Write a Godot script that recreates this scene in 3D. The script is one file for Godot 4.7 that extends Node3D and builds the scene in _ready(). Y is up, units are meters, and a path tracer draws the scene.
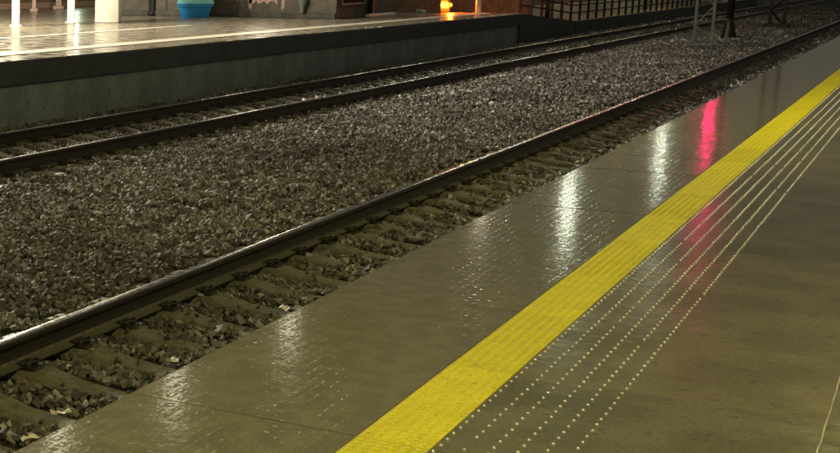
extends Node3D
# A wet railway station at night. x = minus the distance to the side of the camera (towards the tracks), z = minus the distance along the track, y = 0 on the platforms.

const RAIL_TOP := -0.80
const EDGE := 2.018
const FAR_EDGE := 11.41
const JOINT := 0.906
const JOINT_AT := 3.79
var cam: Camera3D
var to_eye: Transform3D
var used := {}
var M := {}
var rng := RandomNumberGenerator.new()
var bump_noise := FastNoiseLite.new()

func p(l: float, t: float, y := 0.0) -> Vector3:
	return Vector3(-l, y, -t)

# ---------------------------------------------------------------- helpers
func numbered(called: String) -> String:
	if not used.has(called):
		used[called] = 0
		return called
	used[called] += 1
	return "%s_%03d" % [called, used[called]]

func tag(o: Node, label: String, category: String, group := "", kind := "") -> Node:
	if label != "": o.set_meta("label", label)
	if category != "": o.set_meta("category", category)
	if group != "": o.set_meta("group", group)
	if kind != "": o.set_meta("kind", kind)
	return o

func thing(called: String, label: String, category: String, at := Vector3.ZERO, turn := 0.0, group := "") -> Node3D:
	var o := Node3D.new()
	o.name = numbered(called)
	add_child(o)
	o.position = at
	o.rotation.y = turn
	tag(o, label, category, group)
	return o

func part(called: String, mesh: Mesh, m: Material, parent: Node, at := Vector3.ZERO, turn := 0.0) -> MeshInstance3D:
	var o := MeshInstance3D.new()
	o.name = called
	o.mesh = mesh
	if m: o.material_override = m
	o.position = at
	o.rotation.y = turn
	parent.add_child(o, true)
	return o

func st_new() -> SurfaceTool:
	var st := SurfaceTool.new()
	st.begin(Mesh.PRIMITIVE_TRIANGLES)
	return st

func tri(st: SurfaceTool, a: Vector3, b: Vector3, c: Vector3, inside: Vector3) -> void:
	var n := (b - a).cross(c - a)
	if n.dot((a + b + c) / 3.0 - inside) > 0.0:   # front faces run clockwise
		var k := b
		b = c
		c = k
	st.add_vertex(a); st.add_vertex(b); st.add_vertex(c)

func quad(st: SurfaceTool, a: Vector3, b: Vector3, c: Vector3, d: Vector3, inside: Vector3) -> void:
	tri(st, a, b, c, inside)
	tri(st, a, c, d, inside)

func done(st: SurfaceTool) -> ArrayMesh:
	st.generate_normals()
	return st.commit()

# a box with chamfered edges
func bevel_box(st: SurfaceTool, size: Vector3, b: float, c := Vector3.ZERO, basis := Basis()) -> void:
	st.set_smooth_group(-1)
	var h := size / 2.0
	b = minf(b, minf(h.x, minf(h.y, h.z)) * 0.9)
	var corner := func(sx: int, sy: int, sz: int, axis: int) -> Vector3:
		var v := Vector3(sx * (h.x - b), sy * (h.y - b), sz * (h.z - b))
		if axis == 0: v.x = sx * h.x
		if axis == 1: v.y = sy * h.y
		if axis == 2: v.z = sz * h.z
		return c + basis * v
	for s in [-1, 1]:
		quad(st, corner.call(s, -1, -1, 0), corner.call(s, 1, -1, 0), corner.call(s, 1, 1, 0), corner.call(s, -1, 1, 0), c)
		quad(st, corner.call(-1, s, -1, 1), corner.call(1, s, -1, 1), corner.call(1, s, 1, 1), corner.call(-1, s, 1, 1), c)
		quad(st, corner.call(-1, -1, s, 2), corner.call(1, -1, s, 2), corner.call(1, 1, s, 2), corner.call(-1, 1, s, 2), c)
		for u in [-1, 1]:
			quad(st, corner.call(s, u, -1, 0), corner.call(s, u, 1, 0), corner.call(s, u, 1, 1), corner.call(s, u, -1, 1), c)
			quad(st, corner.call(s, -1, u, 0), corner.call(s, 1, u, 0), corner.call(s, 1, u, 2), corner.call(s, -1, u, 2), c)
			quad(st, corner.call(-1, s, u, 1), corner.call(1, s, u, 1), corner.call(1, s, u, 2), corner.call(-1, s, u, 2), c)
			for w in [-1, 1]:
				tri(st, corner.call(s, u, w, 0), corner.call(s, u, w, 1), corner.call(s, u, w, 2), c)

func box(size: Vector3, b := 0.004, c := Vector3.ZERO) -> ArrayMesh:
	var st := st_new()
	bevel_box(st, size, b, c)
	return done(st)

# a lathe round the y axis: pts are (radius, height)
func lathe(pts: Array, n := 12) -> ArrayMesh:
	var st := st_new()
	st.set_smooth_group(-1 if n < 7 else 1)
	var mid := Vector3(0, (pts[0].y + pts[-1].y) / 2.0, 0)
	for i in pts.size() - 1:
		for k in n:
			var a := TAU * k / n
			var e := TAU * (k + 1) / n
			var q := [Vector3(cos(a) * pts[i].x, pts[i].y, sin(a) * pts[i].x), Vector3(cos(e) * pts[i].x, pts[i].y, sin(e) * pts[i].x), Vector3(cos(e) * pts[i + 1].x, pts[i + 1].y, sin(e) * pts[i + 1].x), Vector3(cos(a) * pts[i + 1].x, pts[i + 1].y, sin(a) * pts[i + 1].x)]
			var c := Vector3(0, (pts[i].y + pts[i + 1].y) / 2.0, 0)
			if absf(pts[i].y - pts[i + 1].y) < 1e-5: c = mid
			if pts[i].x > 1e-5: tri(st, q[0], q[1], q[2], c)
			if pts[i + 1].x > 1e-5: tri(st, q[0], q[2], q[3], c)
	return done(st)

# a tube along points
func tube(st: SurfaceTool, pts: Array, r: float, n := 6) -> void:
	st.set_smooth_group(2)
	var rings := []
	for i in pts.size():
		var d: Vector3 = (pts[mini(i + 1, pts.size() - 1)] - pts[maxi(i - 1, 0)]).normalized()
		var u := d.cross(Vector3.UP if absf(d.y) < 0.9 else Vector3.RIGHT).normalized()
		var v := d.cross(u).normalized()
		var ring := []
		for k in n: ring.append(pts[i] + (u * cos(TAU * k / n) + v * sin(TAU * k / n)) * r)
		rings.append(ring)
	for i in pts.size() - 1:
		for k in n:
			quad(st, rings[i][k], rings[i][(k + 1) % n], rings[i + 1][(k + 1) % n], rings[i + 1][k], (pts[i] + pts[i + 1]) / 2.0)
	for e in [0, pts.size() - 1]:
		var inner: Vector3 = pts[1] if e == 0 else pts[-2]
		for k in range(1, n - 1): tri(st, rings[e][0], rings[e][k], rings[e][k + 1], inner)

func strut(st: SurfaceTool, a: Vector3, b: Vector3, w: float) -> void:
	var d := (b - a).normalized()
	var u := d.cross(Vector3(0.3, 0.1, 1).normalized()).normalized()
	bevel_box(st, Vector3(w, (b - a).length(), w), w * 0.1, (a + b) / 2.0, Basis(u, d, u.cross(d)))

# ---------------------------------------------------------------- textures and materials
func noise(seed_: int, freq: float, oct := 4, kind := FastNoiseLite.TYPE_SIMPLEX_SMOOTH) -> FastNoiseLite:
	var n := FastNoiseLite.new()
	n.seed = seed_
	n.noise_type = kind
	n.frequency = freq
	n.fractal_type = FastNoiseLite.FRACTAL_FBM
	n.fractal_octaves = oct
	return n

func noise_bytes(size: int, seed_: int, freq: float, oct := 4, kind := FastNoiseLite.TYPE_SIMPLEX_SMOOTH) -> PackedByteArray:
	var im := noise(seed_, freq, oct, kind).get_seamless_image(size, size)
	im.convert(Image.FORMAT_L8)
	return im.get_data()

# two tones mixed by coarse patches, plus grain and dark specks
func mottled(size: int, seed_: int, a: Color, b: Color, speck: Color, coarse := 0.006, grain := 0.25, speck_at := 0.68) -> ImageTexture:
	var n1 := noise_bytes(size, seed_, coarse, 5)
	var n2 := noise_bytes(size, seed_ + 1, 0.12, 3)
	var n3 := noise_bytes(size, seed_ + 2, 0.035, 3)
	var out := PackedByteArray()
	out.resize(size * size * 3)
	for i in size * size:
		var k := smoothstep(0.3, 0.7, n1[i] / 255.0)
		var c := a.lerp(b, k)
		c = c.lerp(speck, smoothstep(speck_at, speck_at + 0.12, n3[i] / 255.0) * 0.7)
		var g := 1.0 + (n2[i] / 255.0 - 0.5) * grain * 2.0
		out[i * 3] = clampi(int(c.r * g * 255.0), 0, 255)
		out[i * 3 + 1] = clampi(int(c.g * g * 255.0), 0, 255)
		out[i * 3 + 2] = clampi(int(c.b * g * 255.0), 0, 255)
	return ImageTexture.create_from_image(Image.create_from_data(size, size, false, Image.FORMAT_RGB8, out))

func grey(size: int, seed_: int, freq: float, lo: float, hi: float, e0 := 0.3, e1 := 0.7, oct := 4) -> ImageTexture:
	var n := noise_bytes(size, seed_, freq, oct)
	for i in n.size(): n[i] = int(lerpf(lo, hi, smoothstep(e0, e1, n[i] / 255.0)) * 255.0)
	return ImageTexture.create_from_image(Image.create_from_data(size, size, false, Image.FORMAT_L8, n))

func mat(c: Color, rough := 0.6, metal := 0.0) -> StandardMaterial3D:
	var m := StandardMaterial3D.new()
	m.albedo_color = c
	m.roughness = rough
	m.metallic = metal
	return m

func textured(albedo: Texture2D, scale: float, rough := 0.6, rough_tex: Texture2D = null, height: Texture2D = null, depth := 0.0) -> StandardMaterial3D:
	var m := mat(Color.WHITE, rough)
	m.albedo_texture = albedo
	m.uv1_triplanar = true
	m.uv1_world_triplanar = true
	m.uv1_scale = Vector3.ONE * scale
	if rough_tex:
		m.roughness_texture = rough_tex
		m.roughness = 1.0
	if height:
		m.heightmap_enabled = true
		m.heightmap_texture = height
		m.heightmap_scale = depth
	return m

func glow(c: Color, e: float) -> StandardMaterial3D:
	var m := mat(c, 0.4)
	m.emission_enabled = true
	m.emission = c
	m.emission_energy_multiplier = e
	return m

# anti-slip relief of the platform edge: short bars in staggered rows along the edge
func tread_relief(size: int) -> ImageTexture:
	var fine := noise_bytes(size, 77, 0.05, 3)
	var coarse := noise_bytes(size, 78, 0.012, 3)
	var out := PackedByteArray()
	out.resize(size * size)
	for y in size:
		for x in size:
			var u := x / float(size) * 26.0
			var row := floorf(u)
			var v := y / float(size) * 16.0 + (0.5 if int(row) % 2 else 0.0)
			var fu := absf(u - row - 0.5)
			var fv := absf(v - floorf(v) - 0.5)
			var k := y * size + x
			var bar := smoothstep(0.33, 0.52, coarse[k] / 255.0) * (1.0 - smoothstep(0.18, 0.34, fu)) * (1.0 - smoothstep(0.26, 0.42, fv))
			out[k] = clampi(int(bar * 120.0 + fine[k] * 0.16 + coarse[k] * 0.24), 0, 255)
	return ImageTexture.create_from_image(Image.create_from_data(size, size, false, Image.FORMAT_L8, out))

func make_materials() -> void:
	var grain := grey(512, 5, 0.05, 0.3, 0.75, 0.2, 0.8, 5)
	var wet := grey(512, 9, 0.012, 0.15, 0.20, 0.2, 0.8, 5)
	var slab_tex := mottled(1024, 11, Color(0.395, 0.385, 0.335), Color(0.445, 0.43, 0.375), Color(0.35, 0.335, 0.29), 0.006, 0.10, 0.70)
	M.slab = textured(slab_tex, 0.37, 0.3, wet, grain, 0.10)
	M.slab_b = textured(slab_tex, 0.43, 0.3, wet, grain, 0.12)
	for k in ["slab", "slab_b"]: M[k].metallic_specular = 0.32
	M.slab_b.albedo_color = Color(0.93, 0.94, 0.95)
	M.slab_c = textured(slab_tex, 0.31, 0.3, wet, grain, 0.10)
	M.slab_c.metallic_specular = 0.32
	M.slab_c.albedo_color = Color(1.05, 1.03, 1.0)
	M.edge = textured(mottled(1024, 13, Color(0.455, 0.44, 0.38), Color(0.50, 0.48, 0.415), Color(0.40, 0.385, 0.33), 0.006, 0.10, 0.70), 1.0, 0.3, grey(512, 10, 0.02, 0.06, 0.085, 0.2, 0.8), tread_relief(1024), 0.075)
	M.mortar = textured(mottled(256, 15, Color(0.44, 0.42, 0.36), Color(0.52, 0.50, 0.43), Color(0.33, 0.31, 0.27)), 1.0, 0.5)
	M.yellow = textured(mottled(1024, 21, Color(0.86, 0.815, 0.04), Color(0.90, 0.86, 0.05), Color(0.62, 0.58, 0.09), 0.008, 0.10, 0.70), 0.8, 0.45, grey(512, 22, 0.02, 0.55, 0.75), grain, 0.10)
	M.yellow_b = M.yellow.duplicate()
	M.yellow_b.albedo_color = Color(0.92, 0.92, 0.95)
	M.yellow_b.uv1_offset = Vector3(0.3, 0.2, 0.6)
	M.yellow_c = M.yellow.duplicate()
	M.yellow_c.albedo_color = Color(0.98, 0.97, 1.0)
	M.yellow_c.uv1_scale = Vector3.ONE * 0.6
	M.stud = mat(Color(0.95, 0.945, 0.92), 0.22, 0.5)
	M.glint_bead = mat(Color(0.72, 0.70, 0.62), 0.2)
	M.concrete_wall = textured(mottled(512, 31, Color(0.50, 0.54, 0.57), Color(0.57, 0.61, 0.64), Color(0.40, 0.43, 0.45), 0.005, 0.12, 0.70), 0.23, 0.7, null, grain, 0.3)
	M.concrete_wall.uv1_scale = Vector3(0.4, 0.22, 0.4)
	M.coping = textured(mottled(512, 35, Color(0.245, 0.265, 0.29), Color(0.285, 0.305, 0.33), Color(0.20, 0.215, 0.235)), 0.6, 0.65)
	M.far_top = textured(mottled(1024, 41, Color(0.50, 0.47, 0.42), Color(0.58, 0.55, 0.49), Color(0.42, 0.39, 0.35), 0.008, 0.12), 0.25, 0.3, grey(512, 42, 0.016, 0.13, 0.34), grain, 0.1)
	M.white_paint = textured(mottled(256, 45, Color(0.86, 0.84, 0.78), Color(0.90, 0.88, 0.83), Color(0.66, 0.62, 0.55), 0.01, 0.06, 0.74), 0.7, 0.4)
	M.sleeper = textured(mottled(512, 51, Color(0.48, 0.47, 0.40), Color(0.43, 0.425, 0.33), Color(0.32, 0.31, 0.25), 0.012, 0.25, 0.6), 0.9, 0.45, grey(256, 52, 0.02, 0.42, 0.7), grain, 0.12)
	M.lamplit_sleeper = textured(mottled(512, 55, Color(0.66, 0.65, 0.60), Color(0.60, 0.59, 0.54), Color(0.44, 0.43, 0.39), 0.012, 0.2, 0.64), 0.9, 0.45, grey(256, 52, 0.02, 0.3, 0.5), grain, 0.3)  # paler sleeper copy: the canopy lamps' sheen on wet concrete is in the colour
	M.rust = textured(mottled(512, 61, Color(0.145, 0.125, 0.11), Color(0.18, 0.15, 0.13), Color(0.12, 0.105, 0.095), 0.015, 0.2), 2.0, 0.5, grey(256, 62, 0.03, 0.38, 0.62), grain, 0.1)
	M.rail_head = textured(mottled(256, 65, Color(0.76, 0.75, 0.73), Color(0.82, 0.81, 0.79), Color(0.62, 0.59, 0.56)), 1.1, 0.3, grey(512, 66, 0.012, 0.14, 0.25))
	M.rail_head.metallic = 1.0
	M.rail_foot = textured(mottled(512, 63, Color(0.31, 0.305, 0.265), Color(0.36, 0.35, 0.295), Color(0.22, 0.205, 0.18), 0.02, 0.2, 0.6), 2.0, 0.6)
	M.clip = mat(Color(0.17, 0.15, 0.135), 0.6, 0.2)
	M.soil = textured(mottled(512, 71, Color(0.19, 0.175, 0.155), Color(0.24, 0.22, 0.19), Color(0.14, 0.13, 0.12), 0.01, 0.4), 0.8, 0.7, null, grain, 2.0)
	M.ground = textured(mottled(512, 73, Color(0.22, 0.19, 0.16), Color(0.27, 0.23, 0.19), Color(0.17, 0.15, 0.13), 0.01, 0.3), 0.2, 0.6)
	M.stone = mat(Color.WHITE, 0.68)
	M.stone.vertex_color_use_as_albedo = true
	M.galv = textured(mottled(256, 81, Color(0.42, 0.44, 0.42), Color(0.5, 0.52, 0.49), Color(0.34, 0.33, 0.3)), 1.2, 0.5)
	M.black_paint = mat(Color(0.10, 0.10, 0.10), 0.7)
	M.mast_steel = textured(mottled(256, 82, Color(0.33, 0.35, 0.33), Color(0.40, 0.42, 0.39), Color(0.26, 0.25, 0.23)), 1.2, 0.55)
	M.dark_metal = mat(Color(0.13, 0.125, 0.12), 0.45, 0.3)
	M.foundation = textured(mottled(256, 83, Color(0.24, 0.235, 0.22), Color(0.3, 0.29, 0.27), Color(0.18, 0.18, 0.16)), 0.9, 0.7)
	M.brown_wall = textured(mottled(512, 85, Color(0.46, 0.38, 0.32), Color(0.52, 0.44, 0.37), Color(0.36, 0.30, 0.25), 0.008, 0.14, 0.64), 0.4, 0.7)
	M.grey_wall = textured(mottled(512, 87, Color(0.30, 0.28, 0.25), Color(0.36, 0.33, 0.29), Color(0.22, 0.21, 0.19), 0.008, 0.14, 0.64), 0.4, 0.65)
	M.roof = mat(Color(0.25, 0.25, 0.25), 0.7)
	M.column = textured(mottled(256, 89, Color(0.88, 0.87, 0.83), Color(0.92, 0.91, 0.88), Color(0.78, 0.75, 0.69), 0.01, 0.04, 0.75), 0.6, 0.4)
	M.blue = textured(mottled(256, 91, Color(0.17, 0.60, 0.93), Color(0.21, 0.65, 0.96), Color(0.14, 0.50, 0.80), 0.02, 0.08, 0.72), 1.0, 0.35)
	M.lid = textured(mottled(256, 93, Color(0.48, 0.76, 0.80), Color(0.54, 0.80, 0.84), Color(0.40, 0.64, 0.70), 0.02, 0.08, 0.72), 1.0, 0.35)
	M.paper = textured(mottled(256, 95, Color(0.66, 0.54, 0.50), Color(0.76, 0.66, 0.62), Color(0.5, 0.42, 0.38), 0.03, 0.2), 1.5, 0.6)
	M.pale_panel = textured(mottled(256, 97, Color(0.82, 0.81, 0.77), Color(0.87, 0.86, 0.81), Color(0.66, 0.65, 0.6), 0.02, 0.2), 0.8, 0.5)
	M.timber = textured(mottled(256, 99, Color(0.62, 0.52, 0.34), Color(0.7, 0.6, 0.4), Color(0.5, 0.4, 0.26), 0.02, 0.2), 0.8, 0.6)
	M.glass = mat(Color(0.05, 0.055, 0.06), 0.1)
	M.pink_post = mat(Color(0.70, 0.58, 0.52), 0.5)
	M.warm_bulb = glow(Color(1.0, 0.86, 0.55), 6.0)
	M.white_bulb = glow(Color(1.0, 0.96, 0.86), 4.0)
	M.red_bulb = glow(Color(1.0, 0.07, 0.40), 8.0)
	M.tube_glow = glow(Color(0.88, 1.0, 0.86), 5.0)
	M.orange_bulb = glow(Color(1.0, 0.42, 0.08), 12.0)

# ---------------------------------------------------------------- lamps
func bulb_light(parent: Node, at: Vector3, c: Color, e: float, r: float) -> void:
	var l := OmniLight3D.new()
	l.name = "lamp_light"
	l.light_color = c
	l.light_energy = e
	l.light_size = r
	l.omni_range = 120.0
	l.omni_attenuation = 2.0
	l.shadow_enabled = true
	l.position = at
	parent.add_child(l, true)

func sphere_mesh(r: float, n := 12) -> ArrayMesh:
	var pts := []
	for i in 9: pts.append(Vector2(maxf(0.0, sin(PI * i / 8.0)) * r, -cos(PI * i / 8.0) * r))
	return lathe(pts, n)

# a mast with an arm (along +x of the thing) that carries a globe
func lamp_post(called: String, label: String, at: Vector3, turn: float, height: float, reach: float, c: Color, e: float, bulb: Material, m: Material, group := "") -> Node3D:
	var t := thing(called, label, "lamp post", at, turn, group)
	part("base_plate", box(Vector3(0.32, 0.03, 0.32), 0.006, Vector3(0, 0.015, 0)), m, t)
	part("pole", lathe([Vector2(0, 0.03), Vector2(0.085, 0.03), Vector2(0.085, 0.6), Vector2(0.06, 0.66), Vector2(0.045, height + 0.15), Vector2(0, height + 0.17)], 10), m, t)
	var st := st_new()
	tube(st, [Vector3(0, height - 0.25, 0), Vector3(reach * 0.35, height + 0.12, 0), Vector3(reach * 0.75, height + 0.22, 0), Vector3(reach, height + 0.2, 0)], 0.028, 8)
	part("arm", done(st), m, t)
	part("lamp_hood", lathe([Vector2(0, 0.24), Vector2(0.09, 0.24), Vector2(0.2, 0.13), Vector2(0.21, 0.1), Vector2(0.19, 0.12), Vector2(0, 0.15)], 14), m, t, Vector3(reach, height, 0))
	part("lamp_globe", sphere_mesh(0.15), bulb, t, Vector3(reach, height, 0))
	bulb_light(t, Vector3(reach, height, 0), c, e, 0.15)
	return t

# ---------------------------------------------------------------- track
func rail_mesh(t0: float, t1: float) -> ArrayMesh:
	var half := [Vector2(0, 0), Vector2(0.010, -0.0003), Vector2(0.020, -0.0013), Vector2(0.027, -0.0030), Vector2(0.0325, -0.0068), Vector2(0.0358, -0.014), Vector2(0.0365, -0.036), Vector2(0.030, -0.041), Vector2(0.011, -0.052), Vector2(0.0083, -0.075), Vector2(0.0083, -0.110), Vector2(0.012, -0.135), Vector2(0.028, -0.149), Vector2(0.075, -0.161), Vector2(0.075, -0.172), Vector2(0, -0.172)]
	var loop: Array = half.duplicate()
	for i in range(half.size() - 2, 0, -1): loop.append(Vector2(-half[i].x, half[i].y))
	var mesh := ArrayMesh.new()
	for zone in 3:
		var st := st_new()
		for i in loop.size():
			var a: Vector2 = loop[i]
			var b: Vector2 = loop[(i + 1) % loop.size()]
			var its := 1 if minf(a.y, b.y) > -0.007 else 2 if maxf(a.y, b.y) < -0.14 else 0
			if its != zone: continue
			st.set_smooth_group(1 if minf(a.y, b.y) > -0.0145 else -1)
			var c := Vector3(0, (a.y + b.y) / 2.0 if a.y < -0.02 else -0.03, -(t0 + t1) / 2.0)
			quad(st, Vector3(a.x, a.y, -t0), Vector3(b.x, b.y, -t0), Vector3(b.x, b.y, -t1), Vector3(a.x, a.y, -t1), c)
		st.generate_normals()
		st.set_material([M.rust, M.rail_head, M.rail_foot][zone])
		st.commit(mesh)
	return mesh

func sleeper_mesh() -> ArrayMesh:
	# stations along the length: x, top height, half width of the top
	var S := [[-1.3, -0.045, 0.088], [-1.22, -0.008, 0.10], [-0.95, 0.0, 0.108], [-0.56, 0.0, 0.108], [-0.34, -0.045, 0.10], [0.0, -0.07, 0.092], [0.34, -0.045, 0.10], [0.56, 0.0, 0.108], [0.95, 0.0, 0.108], [1.22, -0.008, 0.10], [1.3, -0.045, 0.088]]
	var st := st_new()
	st.set_smooth_group(-1)
	var ring := func(s: Array) -> Array:
		var w: float = s[2]
		var y: float = s[1]
		return [Vector3(s[0], -0.2, -w - 0.035), Vector3(s[0], y - 0.022, -w - 0.006), Vector3(s[0], y, -w + 0.014), Vector3(s[0], y, w - 0.014), Vector3(s[0], y - 0.022, w + 0.006), Vector3(s[0], -0.2, w + 0.035)]
	for i in S.size() - 1:
		var a: Array = ring.call(S[i])
		var b: Array = ring.call(S[i + 1])
		for k in 5: quad(st, a[k], a[k + 1], b[k + 1], b[k], Vector3((S[i][0] + S[i + 1][0]) / 2.0, -0.12, 0))
	for s in [S[0], S[-1]]:
		var a: Array = ring.call(s)
		for k in range(1, 5): tri(st, a[0], a[k], a[k + 1], Vector3(0, -0.1, 0))
	return done(st)

func clip_mesh(side: float) -> ArrayMesh:
	var st := st_new()
	bevel_box(st, Vector3(0.035, 0.045, 0.13), 0.006, Vector3(side * 0.096, 0.022, 0))
	bevel_box(st, Vector3(0.045, 0.02, 0.14), 0.006, Vector3(side * 0.056, 0.032, 0))
	bevel_box(st, Vector3(0.05, 0.014, 0.12), 0.004, Vector3(side * 0.128, 0.007, 0))
	tube(st, [Vector3(side * 0.05, 0.026, -0.045), Vector3(side * 0.075, 0.034, -0.052), Vector3(side * 0.115, 0.05, -0.05), Vector3(side * 0.135, 0.042, -0.02), Vector3(side * 0.115, 0.04, 0.01), Vector3(side * 0.085, 0.045, 0.02), Vector3(side * 0.06, 0.032, 0.025), Vector3(side * 0.055, 0.03, 0.05)], 0.0085, 6)
	return done(st)

func make_track(called: String, label: String, centre: float, t0: float, t1: float, sleepers_to: float, clips_to: float, phase: float, sleeper_m: Material) -> void:
	var t := thing(called, label, "track", p(centre, 0, RAIL_TOP))
	for s in [-1, 1]: part("rail", rail_mesh(t0, t1), null, t, Vector3(s * 0.7525, 0, 0))
	var sm := sleeper_mesh()
	var clips := {-1: clip_mesh(-1.0), 1: clip_mesh(1.0)}
	var at := phase
	while at < sleepers_to:
		var o := part("sleeper", sm, sleeper_m, t, Vector3(rng.randf_range(-0.02, 0.02), -0.186 + rng.randf_range(-0.003, 0.001), -at), rng.randf_range(-0.012, 0.012))
		if at < clips_to:
			for r in [-1, 1]:
				for s in [-1, 1]:
					part("clip", clips[s], M.clip, o, Vector3(r * 0.7525 - o.position.x, 0.0, 0))
		at += 0.592

# ---------------------------------------------------------------- ballast
const NEAR_TRACK := 3.606
const FAR_TRACK := 9.538
const PHASE := 0.25

func bed(l: float, t: float) -> float:
	var near_d := absf(l - NEAR_TRACK)
	var far_d := absf(l - FAR_TRACK)
	var y := -0.985 + 0.035 * exp(-pow((l - 6.5) / 1.0, 2.0))
	y = lerpf(y, -1.055 + 0.03 * smoothstep(0.2, 0.75, near_d), 1.0 - smoothstep(0.85, 1.5, near_d))
	y = lerpf(y, -1.045 + 0.03 * smoothstep(0.2, 0.75, far_d), 1.0 - smoothstep(0.85, 1.5, far_d))
	return y + bump_noise.get_noise_2d(l * 100.0, t * 100.0) * 0.06

func stone_mesh(k: int) -> ArrayMesh:
	var r := RandomNumberGenerator.new()
	r.seed = 400 + k
	# a crushed block: eight corners pushed about, each side split along its own diagonal
	var v := []
	for k8 in 8:
		var c := Vector3(1 if k8 & 1 else -1, 1 if k8 & 2 else -1, 1 if k8 & 4 else -1)
		v.append(c * 0.62 + Vector3(r.randf_range(-0.42, 0.36), r.randf_range(-0.40, 0.34), r.randf_range(-0.42, 0.36)) * c)
	var s := Vector3(r.randf_range(0.85, 1.45), r.randf_range(0.6, 0.9), r.randf_range(0.75, 1.1))
	for i in 8: v[i] = v[i] * s
	var st := st_new()
	st.set_smooth_group(-1)
	for q in [[0, 1, 3, 2], [4, 5, 7, 6], [0, 1, 5, 4], [2, 3, 7, 6], [0, 2, 6, 4], [1, 3, 7, 5]]:
		var o := r.randi() % 2
		tri(st, v[q[o]], v[q[o + 1]], v[q[(o + 2) % 4]], Vector3.ZERO)
		tri(st, v[q[o]], v[q[(o + 2) % 4]], v[q[(o + 3) % 4]], Vector3.ZERO)
	return done(st)

func in_view(q: Vector3, margin: float) -> bool:
	var c := to_eye * q
	if c.z > -0.5: return false
	var x := -33.0 + 1409.0 * c.x / -c.z
	var y := 226.5 - 1409.0 * c.y / -c.z
	return x > -margin and x < 840.0 + margin and y > -margin and y < 453.0 + margin

func make_ballast() -> void:
	# the bed itself
	var st := st_new()
	st.set_smooth_group(1)
	var ls := []
	var l := EDGE + 0.1
	while l < FAR_EDGE - 0.05:
		ls.append(l)
		l += 0.19
	ls.append(FAR_EDGE - 0.02)
	var ts := []
	var t := -2.0
	while t < 150.0:
		ts.append(t)
		t += 0.2 + maxf(0.0, t) * 0.03
	for i in ts.size() - 1:
		for k in ls.size() - 1:
			var q := []
			for a in [[k, i], [k + 1, i], [k + 1, i + 1], [k, i + 1]]: q.append(p(ls[a[0]], ts[a[1]], bed(ls[a[0]], ts[a[1]]) - 0.014))
			quad(st, q[0], q[1], q[2], q[3], q[0] + Vector3(0, -5, 0))
	tag(part("track_bed", done(st), M.soil, self), "", "", "", "structure")
	var root := Node3D.new()
	root.name = "ballast"
	add_child(root)
	tag(root, "wet brown and grey crushed stone ballast around the rails", "ballast", "", "stuff")
	# the stones
	var K := 12
	var xf := []
	var col := []
	for k in K:
		xf.append([])
		col.append([])
	rng.seed = 31
	var tone := noise(900, 0.25, 3)
	# bands: from T, to T, spacing
	for band in [[2.5, 12.0, 0.040], [12.0, 24.0, 0.046], [24.0, 50.0, 0.062], [50.0, 110.0, 0.10]]:
		var d: float = band[2]
		var tt: float = band[0]
		while tt < band[1]:
			tt += d
			var ll := EDGE + 0.15
			while ll < FAR_EDGE - 0.05:
				var a := ll + rng.randf_range(-0.5, 0.5) * d
				var b := tt + rng.randf_range(-0.5, 0.5) * d
				ll += d
				if absf(absf(a - NEAR_TRACK) - 0.7525) < 0.085 or absf(absf(a - FAR_TRACK) - 0.7525) < 0.085: continue
				var y := bed(a, b)
				var q := p(a, b, y)
				if not in_view(q, 70.0): continue
				var on_sleeper := false
				for c in [NEAR_TRACK, FAR_TRACK]:
					if absf(a - c) < 1.3:
						var ph := fposmod(b - PHASE + 0.296, 0.592) - 0.296
						if absf(ph) < 0.118: on_sleeper = true
				if on_sleeper and rng.randf() > 0.06: continue
				var size := d * rng.randf_range(0.38, 0.80)
				if rng.randf() < 0.06: size *= 1.35
				if on_sleeper:
					size = rng.randf_range(0.012, 0.024)
					var dc := minf(absf(a - NEAR_TRACK), absf(a - FAR_TRACK))
					y = RAIL_TOP - 0.186 - 0.07 * (1.0 - smoothstep(0.0, 0.56, dc)) + size * 0.4
				else:
					y += rng.randf_range(-0.008, 0.016) * (d / 0.044)
				var bs := Basis.from_euler(Vector3(rng.randf_range(-1.2, 1.2), rng.randf() * TAU, rng.randf_range(-1.2, 1.2))).scaled(Vector3.ONE * size)
				var k := rng.randi() % K
				xf[k].append(Transform3D(bs, p(a, b, y)))
				var v := rng.randf()
				var base := Color(0.085, 0.078, 0.067)
				if v < 0.24: base = Color(0.110, 0.094, 0.076)
				elif v < 0.44: base = Color(0.056, 0.055, 0.053)
				elif v < 0.66: base = Color(0.175, 0.168, 0.150)
				elif v < 0.76: base = Color(0.245, 0.235, 0.212)
				elif v > 0.98: base = Color(0.38, 0.36, 0.33)
				var w := rng.randf_range(0.7, 1.3) * (1.0 + 0.5 * tone.get_noise_2d(a, b))
				# rust from the wheels lies on the stones beside the rails
				var rail_d := minf(absf(absf(a - NEAR_TRACK) - 0.7525), absf(absf(a - FAR_TRACK) - 0.7525))
				if rail_d < 0.65 and rng.randf() < 0.55 * (1.0 - rail_d / 0.65): base = base.lerp(Color(0.10, 0.066, 0.042), 0.45)
				col[k].append(Color(base.r * w * 1.33, base.g * w * 1.31, base.b * w * 1.45))
	var total := 0
	for k in K:
		var mm := MultiMesh.new()
		mm.transform_format = MultiMesh.TRANSFORM_3D
		mm.use_colors = true
		mm.mesh = stone_mesh(k)
		mm.instance_count = xf[k].size()
		for i in xf[k].size():
			mm.set_instance_transform(i, xf[k][i])
			mm.set_instance_color(i, col[k][i])
		total += xf[k].size()
		var o := MultiMeshInstance3D.new()
		o.name = "crushed_stone"
		o.multimesh = mm
		o.material_override = M.stone
		o.set_meta("kind", "stuff")
		root.add_child(o, true)
	print("stones ", total)

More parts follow.
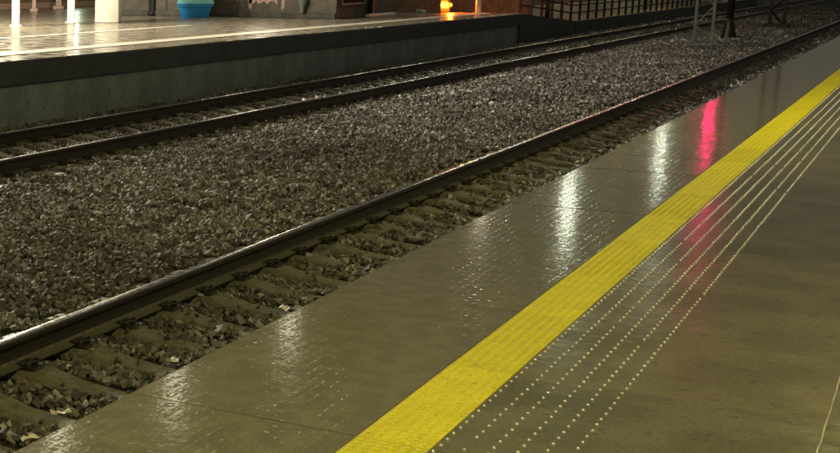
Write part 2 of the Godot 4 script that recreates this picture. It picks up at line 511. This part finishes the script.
# ---------------------------------------------------------------- the platform the camera stands on
func dome(r: float, h: float, n: int) -> ArrayMesh:
	return lathe([Vector2(r, 0), Vector2(r * 0.88, h * 0.55), Vector2(r * 0.55, h * 0.88), Vector2(0, h)], n)

func scatter(called: String, mesh: Mesh, m: Material, parent: Node, spots: Array) -> void:
	var mm := MultiMesh.new()
	mm.transform_format = MultiMesh.TRANSFORM_3D
	mm.mesh = mesh
	mm.instance_count = spots.size()
	for i in spots.size(): mm.set_instance_transform(i, Transform3D(Basis(), spots[i]))
	var o := MultiMeshInstance3D.new()
	o.name = called
	o.multimesh = mm
	o.material_override = m
	o.set_meta("kind", "stuff")
	parent.add_child(o, true)

func make_platform() -> void:
	var t := Node3D.new()
	t.name = "platform"
	add_child(t)
	t.set_meta("kind", "structure")
	part("platform_core", box(Vector3(8.0, 1.16, 100.0), 0.01, Vector3(5.0 - EDGE + 0.12 - 1.0, -0.62, -40.0)), M.concrete_wall, t)
	part("mortar_bed", box(Vector3(7.9, 0.02, 99.9), 0.002, Vector3(5.0 - EDGE + 0.12 - 1.0, -0.0140, -40.0)), M.mortar, t)
	# columns of slabs: from, to (distance to the side), name, materials
	var plain := [M.slab, M.slab_b, M.slab_c]
	var columns := [[EDGE, 1.296, "edge_slab", [M.edge], 0.12], [1.291, 1.086, "yellow_tile", [M.yellow, M.yellow_b, M.yellow, M.yellow_c], 0.035], [1.081, 0.205, "guide_slab", plain, 0.035], [0.200, -1.20, "paving_slab", plain, 0.035], [-1.205, -2.8, "paving_slab", plain, 0.035]]
	rng.seed = 7
	var rows := 48
	for c in columns:
		var w: float = c[0] - c[1]
		var mesh := box(Vector3(w, c[4], JOINT - 0.0025), 0.0012, Vector3(0, -c[4] / 2.0, 0))
		var n: int = rows if c[1] > -1.0 else 12
		for i in n:
			var at := JOINT_AT + JOINT * (i - 4.5)
			var o := part(c[2], mesh, c[3][rng.randi() % c[3].size()], t, Vector3(-(c[0] + c[1]) / 2.0, rng.randf_range(-0.0016, 0.0), -at))
			o.rotation = Vector3(rng.randf_range(-1, 1) * 0.0016, 0, rng.randf_range(-1, 1) * 0.0012)
	# the paving beyond the slabs that can be told apart
	for c in columns:
		var far_w: float = c[0] - c[1]
		var t0: float = JOINT_AT + JOINT * (48 - 5.0) + 0.005
		part(c[2], box(Vector3(far_w, c[4], 88.0 - t0), 0.003, Vector3(-(c[0] + c[1]) / 2.0, -c[4] / 2.0 - 0.001, -(88.0 + t0) / 2.0)), c[3][0], t)
	var studs := []
	var k := 0
	while 1.5 + k * 0.0632 < 44.0:
		for r in 6:
			if rng.randf() < 0.985: studs.append(p(1.0685 - r * 0.0638 + rng.randf_range(-0.0012, 0.0012), 1.5 + k * 0.0632 + rng.randf_range(-0.0015, 0.0015), -0.0012))
		k += 1
	scatter("guide_studs", dome(0.0052, 0.0066, 10), M.stud, t, studs)
	# an added pale bead imitating wet glints along the joint beside the guide slabs
	var bead := st_new()
	var pts := []
	for i in 150: pts.append(p(0.2025 + rng.randf_range(-0.0006, 0.0006), 2.2 + i * 0.045, rng.randf_range(-0.0055, 0.001)))
	tube(bead, pts, 0.0036, 6)
	part("joint_glint", done(bead), M.glint_bead, t)
	var nubs := []
	for i in 40:
		for a in 27:
			for r in 6:
				nubs.append(p(1.2705 - r * 0.0326, JOINT_AT + JOINT * (i - 5.0) + 0.024 + a * 0.0331, -0.0012))
	scatter("yellow_nubs", dome(0.0095, 0.003, 8), M.yellow, t, nubs)

# ---------------------------------------------------------------- the platform across the tracks
func make_far_platform() -> void:
	var t := Node3D.new()
	t.name = "opposite_platform"
	add_child(t)
	t.set_meta("kind", "structure")
	var t1 := 47.0
	# core and top sheet
	part("platform_core", box(Vector3(17.0, 1.3, t1 + 5.0), 0.01, Vector3(-FAR_EDGE - 0.16 - 8.5, -0.72, -(t1 - 5.0) / 2.0)), M.foundation, t)
	part("paving", box(Vector3(16.4, 0.066, t1 + 4.98), 0.004, Vector3(-FAR_EDGE - 0.60 - 8.2, -0.036, -(t1 - 5.0) / 2.0)), M.far_top, t)
	# coping slabs and wall panels, 2 m each
	var cop := box(Vector3(0.60, 0.36, 1.99), 0.012, Vector3(-0.30, -0.18, 0))
	var pan := box(Vector3(0.07, 0.86, 1.985), 0.012, Vector3(-0.035, -0.43, 0))
	var top := box(Vector3(0.58, 0.02, 1.985), 0.004, Vector3(-0.30, 0.0, 0))
	rng.seed = 19
	for i in 24:
		var at := t1 - 1.0 - i * 2.0
		var o := part("coping_slab", cop, M.coping, t, p(FAR_EDGE, at, rng.randf_range(-0.006, 0.0)))
		part("coping_top", top, M.far_top, o)
		part("wall_panel", pan, M.concrete_wall, t, p(FAR_EDGE + 0.085 + rng.randf_range(0.0, 0.008), at, -0.365))
	# ramp down to a lower end of the platform, and that end
	var st := st_new()
	st.set_smooth_group(-1)
	var a := [p(FAR_EDGE + 0.02, t1, -0.002), p(17.0, t1, -0.002), p(17.0, 54.6, -0.44), p(FAR_EDGE + 0.02, 54.6, -0.44)]
	var b := []
	for v in a: b.append(Vector3(v.x, -1.3, v.z))
	var c := Vector3(-14.0, -0.9, -50.8)
	quad(st, a[0], a[1], a[2], a[3], c)
	for k in 4: quad(st, a[k], a[(k + 1) % 4], b[(k + 1) % 4], b[k], c)
	part("ramp", done(st), M.coping, t)
	var rs := st_new()
	rs.set_smooth_group(-1)
	var up := Vector3(0, 0.005, 0)
	quad(rs, a[0] + up, a[1] + up, a[2] + up, a[3] + up, c)
	part("ramp_paving", done(rs), M.far_top, t)
	part("ramp_facing", box(Vector3(0.04, 0.7, 55.0), 0.005, Vector3(-FAR_EDGE + 0.005, -0.80, -54.7 - 27.5)), M.coping, t)
	part("low_platform", box(Vector3(5.6, 0.9, 60.0), 0.01, Vector3(-FAR_EDGE - 0.02 - 2.8, -0.44 - 0.45, -54.6 - 30.0)), M.far_top, t)
	# painted lines along the edge
	part("safety_line", box(Vector3(0.48, 0.004, 51.0), 0.001, Vector3(-12.55, 0.0035, -21.5)), M.white_paint, t)
	part("safety_line", box(Vector3(0.20, 0.004, 40.0), 0.001, Vector3(-15.6, 0.0035, -12.0)), M.white_paint, t)

func make_canopy() -> void:
	var t := thing("station_canopy", "flat station canopy on white columns over the lit wet platform", "canopy", p(17.0, 24.0))
	# a roof that rises towards the tracks
	var st := st_new()
	bevel_box(st, Vector3(10.4, 0.3, 26.0), 0.03, Vector3(0.2, 6.9, 0), Basis(Vector3(0, 0, 1), 0.24))
	part("roof", done(st), M.roof, t)
	# l, t, width, depth
	for c in [[19.0, 29.3, 0.19, 0.19], [18.95, 31.85, 0.19, 0.19], [18.35, 32.75, 0.62, 0.55], [18.7, 21.0, 0.19, 0.19]]:
		var tall: float = 6.85 - (c[0] - 17.0) * 0.2448
		var o := part("column", box(Vector3(c[2], tall, c[3]), 0.012, Vector3(0, tall / 2.0, 0)), M.column, t, p(c[0] - 17.0, c[1] - 24.0), 0.35 if c[2] > 0.5 else 0.5)
		if c[2] < 0.5: part("base_plate", box(Vector3(0.3, 0.025, 0.3), 0.004, Vector3(0, 0.0125, 0)), M.column, o)
	# l, t, height, energy, label
	var outer := "small white globe lamp under the canopy rim beside the tracks"
	var inner := "bright white globe lamp under the canopy by the white columns"
	for s in [[13.0, 21.6, 7.1, 0.9, outer], [13.0, 26.4, 7.45, 0.9, outer], [13.0, 32.7, 7.35, 0.9, outer], [20.0, 15.5, 5.2, 95.0, inner], [20.0, 21.5, 5.2, 95.0, inner], [19.6, 27.5, 5.2, 95.0, inner]]:
		var o := thing("canopy_lamp", s[4], "lamp", p(s[0], s[1], s[2]), 0.0, "globe lamps under the canopy rim" if s[4] == outer else "globe lamps by the white columns")
		var drop: float = 6.76 - (s[0] - 17.0) * 0.2448 - s[2]
		part("hanger", lathe([Vector2(0, 0.14), Vector2(0.012, 0.14), Vector2(0.012, drop), Vector2(0, drop)], 8), M.dark_metal, o)
		part("lamp_globe", sphere_mesh(0.16), M.white_bulb, o)
		bulb_light(o, Vector3.ZERO, Color(1.0, 0.95, 0.83), s[3], 0.16)

func make_backdrop() -> void:
	# the dark building across the end of the lit platform
	var t := thing("station_building", "low grey brown station building with torn bills on its wall", "building", p(18.15, 38.6))
	part("wall", box(Vector3(7.6, 4.2, 0.3), 0.02, Vector3(0, 2.1, -0.15)), M.grey_wall, t)
	part("wall", box(Vector3(0.3, 4.2, 4.4), 0.02, Vector3(3.652, 2.1, -2.502)), M.grey_wall, t)
	var fr := part("window_frame", box(Vector3(0.05, 0.05, 1.9), 0.005, Vector3(0.03, 0, 0)), M.galv, t, Vector3(3.802, 0.40, -1.25))
	for z in [-0.925, 0.925]: part("jamb", box(Vector3(0.05, 1.5, 0.05), 0.005, Vector3(0.03, 0.776, z)), M.galv, fr)
	part("pane", box(Vector3(0.02, 1.4, 1.78), 0.003, Vector3(0.015, 0.74, 0)), M.glass, fr)
	part("corner_pipe", box(Vector3(0.14, 4.0, 0.3), 0.03, Vector3(3.875, 2.0, -2.7)), M.dark_metal, t)
	part("roof", box(Vector3(8.2, 0.25, 5.4), 0.02, Vector3(0, 4.33, -2.3)), M.roof, t)
	part("plinth", box(Vector3(7.56, 0.16, 0.06), 0.01, Vector3(0, 0.08, 0.032)), M.foundation, t)
	part("downpipe", lathe([Vector2(0, 0.02), Vector2(0.11, 0.02), Vector2(0.11, 0.1), Vector2(0.085, 0.12), Vector2(0.085, 4.2), Vector2(0, 4.2)], 10), M.dark_metal, t, Vector3(-1.93, 0, 0.12))
	part("pilaster", box(Vector3(0.07, 4.0, 0.05), 0.008, Vector3(-1.51, 2.0, 0.026)), M.grey_wall, t)
	# torn bills and a stub pipe: x, width, bottom, height
	rng.seed = 5
	for b in [[0.87, 0.16, 0.45, 0.5], [1.21, 0.10, 0.22, 0.7], [1.29, 0.24, 0.40, 0.6], [1.73, 0.62, 0.42, 0.7], [2.21, 0.09, 0.25, 0.9]]:
		var st := st_new()
		st.set_smooth_group(-1)
		var n := 6
		var front := []
		for i in n + 1:
			var x: float = b[0] + (i / float(n) - 0.5) * b[1]
			front.append([Vector3(x, b[2] + rng.randf_range(-0.06, 0.08), 0.004), Vector3(x, b[2] + b[3] + rng.randf_range(-0.05, 0.05), 0.004)])
		var c := Vector3(b[0], b[2] + b[3] / 2.0, 0.002)
		for i in n:
			quad(st, front[i][0], front[i + 1][0], front[i + 1][1], front[i][1], c)
			var back := Vector3(0, 0, 0.0035)
			quad(st, front[i][0], front[i + 1][0], front[i + 1][0] - back, front[i][0] - back, c)
		part("torn_bill", done(st), M.paper, t)
	part("vent_pipe", lathe([Vector2(0, 0.16), Vector2(0.05, 0.16), Vector2(0.06, 0.3), Vector2(0.13, 0.46), Vector2(0.13, 1.4), Vector2(0, 1.4)], 10), M.galv, t, Vector3(2.85, 0, 0.15))
	var bl := thing("added_front_lamp", "added white globe lamp on the front wall of the station building", "lamp", p(16.4, 38.55, 3.5))  # added lamp, placed to put glints on the near rail
	part("bracket", box(Vector3(0.05, 0.05, 0.4), 0.006, Vector3(0, 0.2, 0.2)), M.dark_metal, bl)
	part("lamp_globe", sphere_mesh(0.14), M.white_bulb, bl, Vector3(0, 0.05, 0.4))
	bulb_light(bl, Vector3(0, 0.05, 0.4), Color(1.0, 0.95, 0.83), 5.0, 0.14)
	# the grit bin
	var g := thing("grit_bin", "blue tapered grit bin with pale green lid on the wet platform", "bin", p(18.25, 37.7), 0.42)
	var s2 := st_new()
	s2.set_smooth_group(-1)
	var ring := []
	for a in [[0.37, 0.26, 0.0], [0.47, 0.34, 0.31], [0.50, 0.37, 0.315], [0.505, 0.375, 0.40]]:
		ring.append([Vector3(-a[0], a[2], -a[1]), Vector3(a[0], a[2], -a[1]), Vector3(a[0], a[2], a[1]), Vector3(-a[0], a[2], a[1])])
	for i in ring.size() - 1:
		for k in 4: quad(s2, ring[i][k], ring[i][(k + 1) % 4], ring[i + 1][(k + 1) % 4], ring[i + 1][k], Vector3(0, 0.2, 0))
	quad(s2, ring[0][0], ring[0][1], ring[0][2], ring[0][3], Vector3(0, 0.2, 0))
	part("bin_body", done(s2), M.blue, g)
	var s3 := st_new()
	s3.set_smooth_group(-1)
	var lo := [Vector3(-0.53, 0.402, -0.39), Vector3(0.53, 0.402, -0.39), Vector3(0.53, 0.402, 0.39), Vector3(-0.53, 0.402, 0.39)]
	var up := [Vector3(-0.42, 0.72, -0.33), Vector3(0.42, 0.72, -0.33), Vector3(0.46, 0.50, 0.34), Vector3(-0.46, 0.50, 0.34)]
	for k in 4: quad(s3, lo[k], lo[(k + 1) % 4], up[(k + 1) % 4], up[k], Vector3(0, 0.5, 0))
	quad(s3, up[0], up[1], up[2], up[3], Vector3(0, 0.45, 0))
	quad(s3, lo[0], lo[1], lo[2], lo[3], Vector3(0, 0.5, 0))
	part("lid", done(s3), M.lid, g)
	# long wall at the back of the lit platform
	var w := thing("back_wall", "long brown wall behind the white columns", "wall", p(27.2, 40.0))
	part("wall", box(Vector3(0.3, 4.5, 44.0), 0.02, Vector3(-0.15, 2.25, 0)), M.brown_wall, w)
	part("plinth", box(Vector3(0.12, 0.22, 44.0), 0.02, Vector3(0.061, 0.11, 0)), M.pink_post, w)
	for q in [[25.1, 39.8, 0.13, "slim pale post standing before the long brown wall"], [26.4, 43.5, 0.2, "thick pale post on a pink footing by the brown wall"], [12.0, 55.2, 0.12, "pale post standing behind the dark railing on the ramp"]]:
		var o := thing("pale_post", q[3], "post", p(q[0], q[1], -0.44 if q[1] > 50.0 else 0.0))
		part("shaft", box(Vector3(q[2], 2.6, q[2]), 0.01, Vector3(0, 1.3, 0)), M.pink_post, o, Vector3.ZERO, 0.5)
		part("footing", box(Vector3(q[2] * 2.0, 0.12, q[2] * 2.0), 0.02, Vector3(0, 0.06, 0)), M.pink_post, o, Vector3.ZERO, 0.5)
	# the brown building past the platform end
	var c := thing("brown_building", "brown rendered building beyond the platform ramp with framed panel", "building", p(12.9, 54.0))
	part("wall", box(Vector3(12.0, 5.0, 0.3), 0.02, Vector3(-6.0, 2.0, -0.15)), M.brown_wall, c)
	part("wall", box(Vector3(0.3, 5.4, 50.0), 0.02, Vector3(-0.151, 1.8, -25.31)), M.brown_wall, c)
	part("plinth", box(Vector3(0.05, 0.50, 50.0), 0.01, Vector3(0.027, -0.19, -25.31)), M.pale_panel, c)
	part("roof", box(Vector3(12.6, 0.3, 51.0), 0.03, Vector3(-6.0, 4.66, -25.2)), M.roof, c)
	for i in 9: part("slat", box(Vector3(0.05, 3.2, 0.42), 0.008, Vector3(0.03, 1.2, 0)), M.timber, c, Vector3(0, 0, -23.0 - i * 0.85))
	# white kerbs
	for k in [[14.22, 41.9, 2.3, 0.0, "white painted kerb along the side wall of the station building"], [14.45, 46.5, 1.3, -0.45, "short white painted kerb next to the orange marker lamp"]]:
		var o := thing("white_kerb", k[4], "kerb", p(k[0], k[1]), 0.0)
		part("kerb_stone", box(Vector3(0.14, 0.09, k[2]), 0.015, Vector3(0, 0.045, 0)), M.white_paint, o, Vector3.ZERO, -k[3])
	# the orange marker lamp on its dark post
	var m := thing("marker_lamp", "dark post with glowing orange marker lamp near its foot", "lamp", p(13.72, 46.8))
	part("post", box(Vector3(0.12, 2.2, 0.12), 0.01, Vector3(0, 1.1, 0)), M.dark_metal, m)
	part("lamp_bracket", box(Vector3(0.12, 0.03, 0.08), 0.005, Vector3(0.10, 0.33, 0.02)), M.dark_metal, m)
	part("added_light_block", box(Vector3(0.012, 0.60, 1.0), 0.003, Vector3(0.068, 0.302, 0.36)), M.dark_metal, m)  # added plate that keeps the orange light off the station wall
	part("lamp_lens", sphere_mesh(0.055), M.orange_bulb, m, Vector3(0.135, 0.25, 0.03))
	bulb_light(m, Vector3(0.135, 0.25, 0.03), Color(1.0, 0.45, 0.1), 9.0, 0.05)

func make_railing() -> void:
	var t := thing("platform_railing", "dark post and bar railing along the lowered end of the platform", "railing", p(FAR_EDGE + 0.12, 47.2))
	var deck := func(d: float) -> float: return -0.44 * clampf((d - (-0.2)) / 7.6, 0.0, 1.0)
	var bay := 1.45
	rng.seed = 3
	for i in 27:
		var z := i * bay
		part("post", box(Vector3(0.08, 1.1, 0.08), 0.008, Vector3(0, 0.55, 0)), M.black_paint, t, Vector3(0, deck.call(z), -z))
		if i == 26: break
		var a := Vector3(0, deck.call(z), -z)
		var b := Vector3(0, deck.call(z + bay), -(z + bay))
		for y in [0.28, 0.56, 1.06]:
			var st := st_new()
			strut(st, a + Vector3(0.0, y, -0.042), b + Vector3(0.0, y, 0.042), 0.045)
			part("rail_bar", done(st), M.black_paint, t)

func lattice(t: Node3D, w: float, d: float, height: float, chord: float, m: Material) -> void:
	for sx in [-1, 1]:
		for sz in [-1, 1]:
			part("chord", box(Vector3(chord, height, chord), 0.006, Vector3(0, height / 2.0, 0)), m, t, Vector3(sx * w / 2.0, 0.1, sz * d / 2.0))
	var n := int(height / 0.55)
	for i in n:
		var y := 0.2 + i * 0.55
		for s in [-1, 1]:
			var st := st_new()
			var f := 1 if i % 2 else -1
			strut(st, Vector3(-f * w / 2.0, y, s * (d / 2.0 + chord * 0.3)), Vector3(f * w / 2.0, y + 0.55, s * (d / 2.0 + chord * 0.3)), chord * 0.45)
			part("brace", done(st), m, t)

func make_loose_pieces() -> void:
	rng.seed = 61
	for q in [[3.68, 7.46], [3.72, 6.2], [3.63, 5.74], [3.66, 9.12], [3.7, 18.5]]:
		var o := thing("white_piece", "small white crumpled piece lying on the track beside the platform edge", "litter", p(q[0], q[1], RAIL_TOP - 0.215), rng.randf() * 3.0, "white pieces on the track")  # small crumpled white pieces along the platform side of the track
		var st := st_new()
		st.set_smooth_group(-1)
		var g := []
		for i in 6:
			for k in 4: g.append(Vector3((i - 2.5) * 0.022 + rng.randf_range(-0.004, 0.004), rng.randf_range(0.0, 0.022), (k - 1.5) * 0.016 + rng.randf_range(-0.004, 0.004)))
		for i in 5:
			for k in 3:
				var e: Array = [g[i * 4 + k], g[i * 4 + k + 1], g[i * 4 + k + 5], g[i * 4 + k + 4]]
				quad(st, e[0], e[1], e[2], e[3], e[0] + Vector3(0, -1, 0))
				var th := Vector3(0, -0.001, 0)
				quad(st, e[0] + th, e[1] + th, e[2] + th, e[3] + th, e[0] + Vector3(0, 1, 0))
		part("crumpled_sheet", done(st), M.white_paint, o)
	var w := thing("white_stone", "large white stone lying on the ballast between the tracks", "stone", p(7.93, 26.17, -0.965))
	var sm := part("stone_body", stone_mesh(3), M.white_paint, w)
	sm.scale = Vector3(0.085, 0.07, 0.07)

func make_masts() -> void:
	var a := thing("lattice_mast", "grey lattice mast with a red signal, between the tracks", "mast", p(6.29, 47.6, -1.0), 0.12)
	part("foundation", box(Vector3(0.9, 0.25, 0.7), 0.03, Vector3(0, 0.0, 0)), M.foundation, a)
	lattice(a, 0.47, 0.3, 7.5, 0.085, M.mast_steel)
	var b := thing("dark_mast", "dark steel mast on a flared concrete foot between the tracks", "mast", p(6.40, 54.2, -1.0))
	part("foundation", lathe([Vector2(0, -0.1), Vector2(0.28, -0.1), Vector2(0.24, 0.15), Vector2(0.14, 0.6), Vector2(0.12, 0.75), Vector2(0, 0.75)], 10), M.dark_metal, b)
	part("pole", lathe([Vector2(0, 0.75), Vector2(0.11, 0.75), Vector2(0.09, 8.0), Vector2(0, 8.0)], 10), M.dark_metal, b)
	var c := thing("wide_mast", "wide dark lattice mast on a block foundation, beyond the dark steel mast", "mast", p(6.1, 66.0, -1.0))
	part("foundation", box(Vector3(0.95, 0.4, 0.8), 0.05, Vector3(0, 0.05, 0)), M.foundation, c)
	lattice(c, 0.5, 0.4, 8.0, 0.09, M.dark_metal)
	# the red signal on the lattice mast
	var s := thing("red_signal", "black railway signal head showing red, on the grey lattice mast", "signal", p(5.86, 47.1, 3.2))
	part("bracket", box(Vector3(0.42, 0.06, 0.06), 0.008, Vector3(-0.14, -0.1, -0.22)), M.galv, s)
	part("signal_head", box(Vector3(0.36, 0.9, 0.16), 0.03, Vector3(0, 0.2, -0.11)), M.dark_metal, s)
	part("hood", lathe([Vector2(0.15, 0), Vector2(0.15, 0.12), Vector2(0.145, 0.12), Vector2(0.145, 0)], 14), M.dark_metal, s, Vector3(0, 0.42, -0.03)).rotation.x = PI / 2
	part("lamp_lens", sphere_mesh(0.12), M.red_bulb, s, Vector3(0, 0, 0.09))
	var beam := SpotLight3D.new()
	beam.name = "lamp_light"
	beam.light_color = Color(1.0, 0.07, 0.40)
	beam.light_energy = 4.0
	beam.light_size = 0.12
	beam.spot_angle = 14.0
	beam.spot_range = 150.0
	beam.spot_attenuation = 2.0
	beam.shadow_enabled = true
	s.add_child(beam)
	beam.position = Vector3(0, 0, 0.09)
	beam.look_at_from_position(s.position + beam.position, Vector3(-1.0, 0, -10.0))

func _ready() -> void:
	# camera
	cam = Camera3D.new()
	cam.name = "camera"
	add_child(cam)
	cam.position = Vector3(0, 1.3, 0)
	cam.rotation_degrees = Vector3(-10.239, 34.93, 0)
	cam.set_frustum(0.05 * 453.0 / 1408.98, Vector2(0.05 * 453.0 / 1408.98, 0.0), 0.05, 900.0)
	cam.current = true
	to_eye = cam.transform.affine_inverse()
	# sky and exposure: a clouded night sky with a little town glow
	var we := WorldEnvironment.new()
	we.name = "world"
	var e := Environment.new()
	e.background_mode = Environment.BG_SKY
	var sm := ProceduralSkyMaterial.new()
	sm.sky_top_color = Color(0.25, 0.245, 0.225)
	sm.sky_horizon_color = Color(0.29, 0.275, 0.24)
	sm.ground_bottom_color = Color(0.05, 0.05, 0.05)
	sm.ground_horizon_color = Color(0.12, 0.10, 0.09)
	e.sky = Sky.new()
	e.sky.sky_material = sm
	e.background_energy_multiplier = 1.3
	e.tonemap_mode = Environment.TONE_MAPPER_LINEAR
	e.tonemap_exposure = 1.0
	e.sdfgi_enabled = true
	e.ssao_enabled = true
	e.ssil_enabled = true
	we.environment = e
	add_child(we)
	rng.seed = 1
	bump_noise.seed = 4
	bump_noise.frequency = 0.012
	make_materials()
	# the setting
	var gm := PlaneMesh.new()
	gm.size = Vector2(900, 900)
	tag(part("ground", gm, M.ground, self, Vector3(-100, -1.22, -200)), "", "", "", "structure")
	make_ballast()
	make_platform()
	make_far_platform()
	rng.seed = 2
	make_track("railway_track", "railway track with olive concrete sleepers beside the tactile platform", NEAR_TRACK, -4.0, 140.0, 60.0, 26.0, PHASE, M.sleeper)
	make_track("railway_track", "railway track with sleepers tinted pale for lamp sheen below the opposite platform's concrete wall", FAR_TRACK, -2.0, 140.0, 60.0, 34.0, PHASE, M.lamplit_sleeper)
	# lamps
	for q in [-8.0, 3.0, 14.0]:
		lamp_post("platform_lamp", "warm globe lamp post standing on the tactile platform", p(-2.6, q), PI, 4.7, 2.6, Color(1.0, 0.94, 0.55), 13.5, M.warm_bulb, M.galv, "lamp posts along the tactile platform")
	for q in [54.3, 73.6]:
		lamp_post("yard_lamp", "tall dark lamp post at the foot of the platform ramp" if q < 60.0 else "tall dark lamp post beside the timber slats", p(12.3, q, -0.44), 0.0, 7.5, 1.2, Color(0.95, 1.0, 0.88), 6.0, M.white_bulb, M.dark_metal, "tall lamp posts past the ramp")
	lamp_post("platform_end_lamp", "slim pale lamp post at the end of the opposite platform", p(12.6, 46.4), 0.0, 5.0, 0.5, Color(1.0, 0.95, 0.82), 4.5, M.white_bulb, M.column)
	for q in [60.0, 70.5, 81.0]:
		var wl := thing("wall_lamp", "warm globe lamp on the track side wall of the brown building", "lamp", p(12.9, q, 3.1), 0.0, "globe lamps on the brown building")
		part("bracket", box(Vector3(0.5, 0.05, 0.05), 0.006, Vector3(0.25, 0.2, 0)), M.dark_metal, wl)
		part("lamp_globe", sphere_mesh(0.13), M.warm_bulb, wl, Vector3(0.5, 0.05, 0))
		bulb_light(wl, Vector3(0.5, 0.05, 0), Color(1.0, 0.84, 0.56), 2.5, 0.13)
	var tl := thing("tube_lamp", "upright white tube lamp on the long brown wall", "lamp", p(27.05, 45.7, 1.05))
	part("tube_housing", box(Vector3(0.06, 0.80, 0.34), 0.01, Vector3(-0.05, 0.35, 0)), M.galv, tl)
	part("lamp_tube", box(Vector3(0.05, 0.70, 0.22), 0.02, Vector3(0.01, 0.35, 0)), M.tube_glow, tl)
	var al := AreaLight3D.new()
	al.name = "lamp_light"
	al.area_size = Vector2(0.22, 0.70)
	al.light_color = Color(0.88, 1.0, 0.86)
	al.light_energy = 3.0
	al.shadow_enabled = true
	tl.add_child(al)
	al.position = Vector3(0.045, 0.35, 0)
	al.rotation.y = -PI / 2
	make_canopy()
	make_backdrop()
	make_railing()
	make_masts()
	make_loose_pieces()
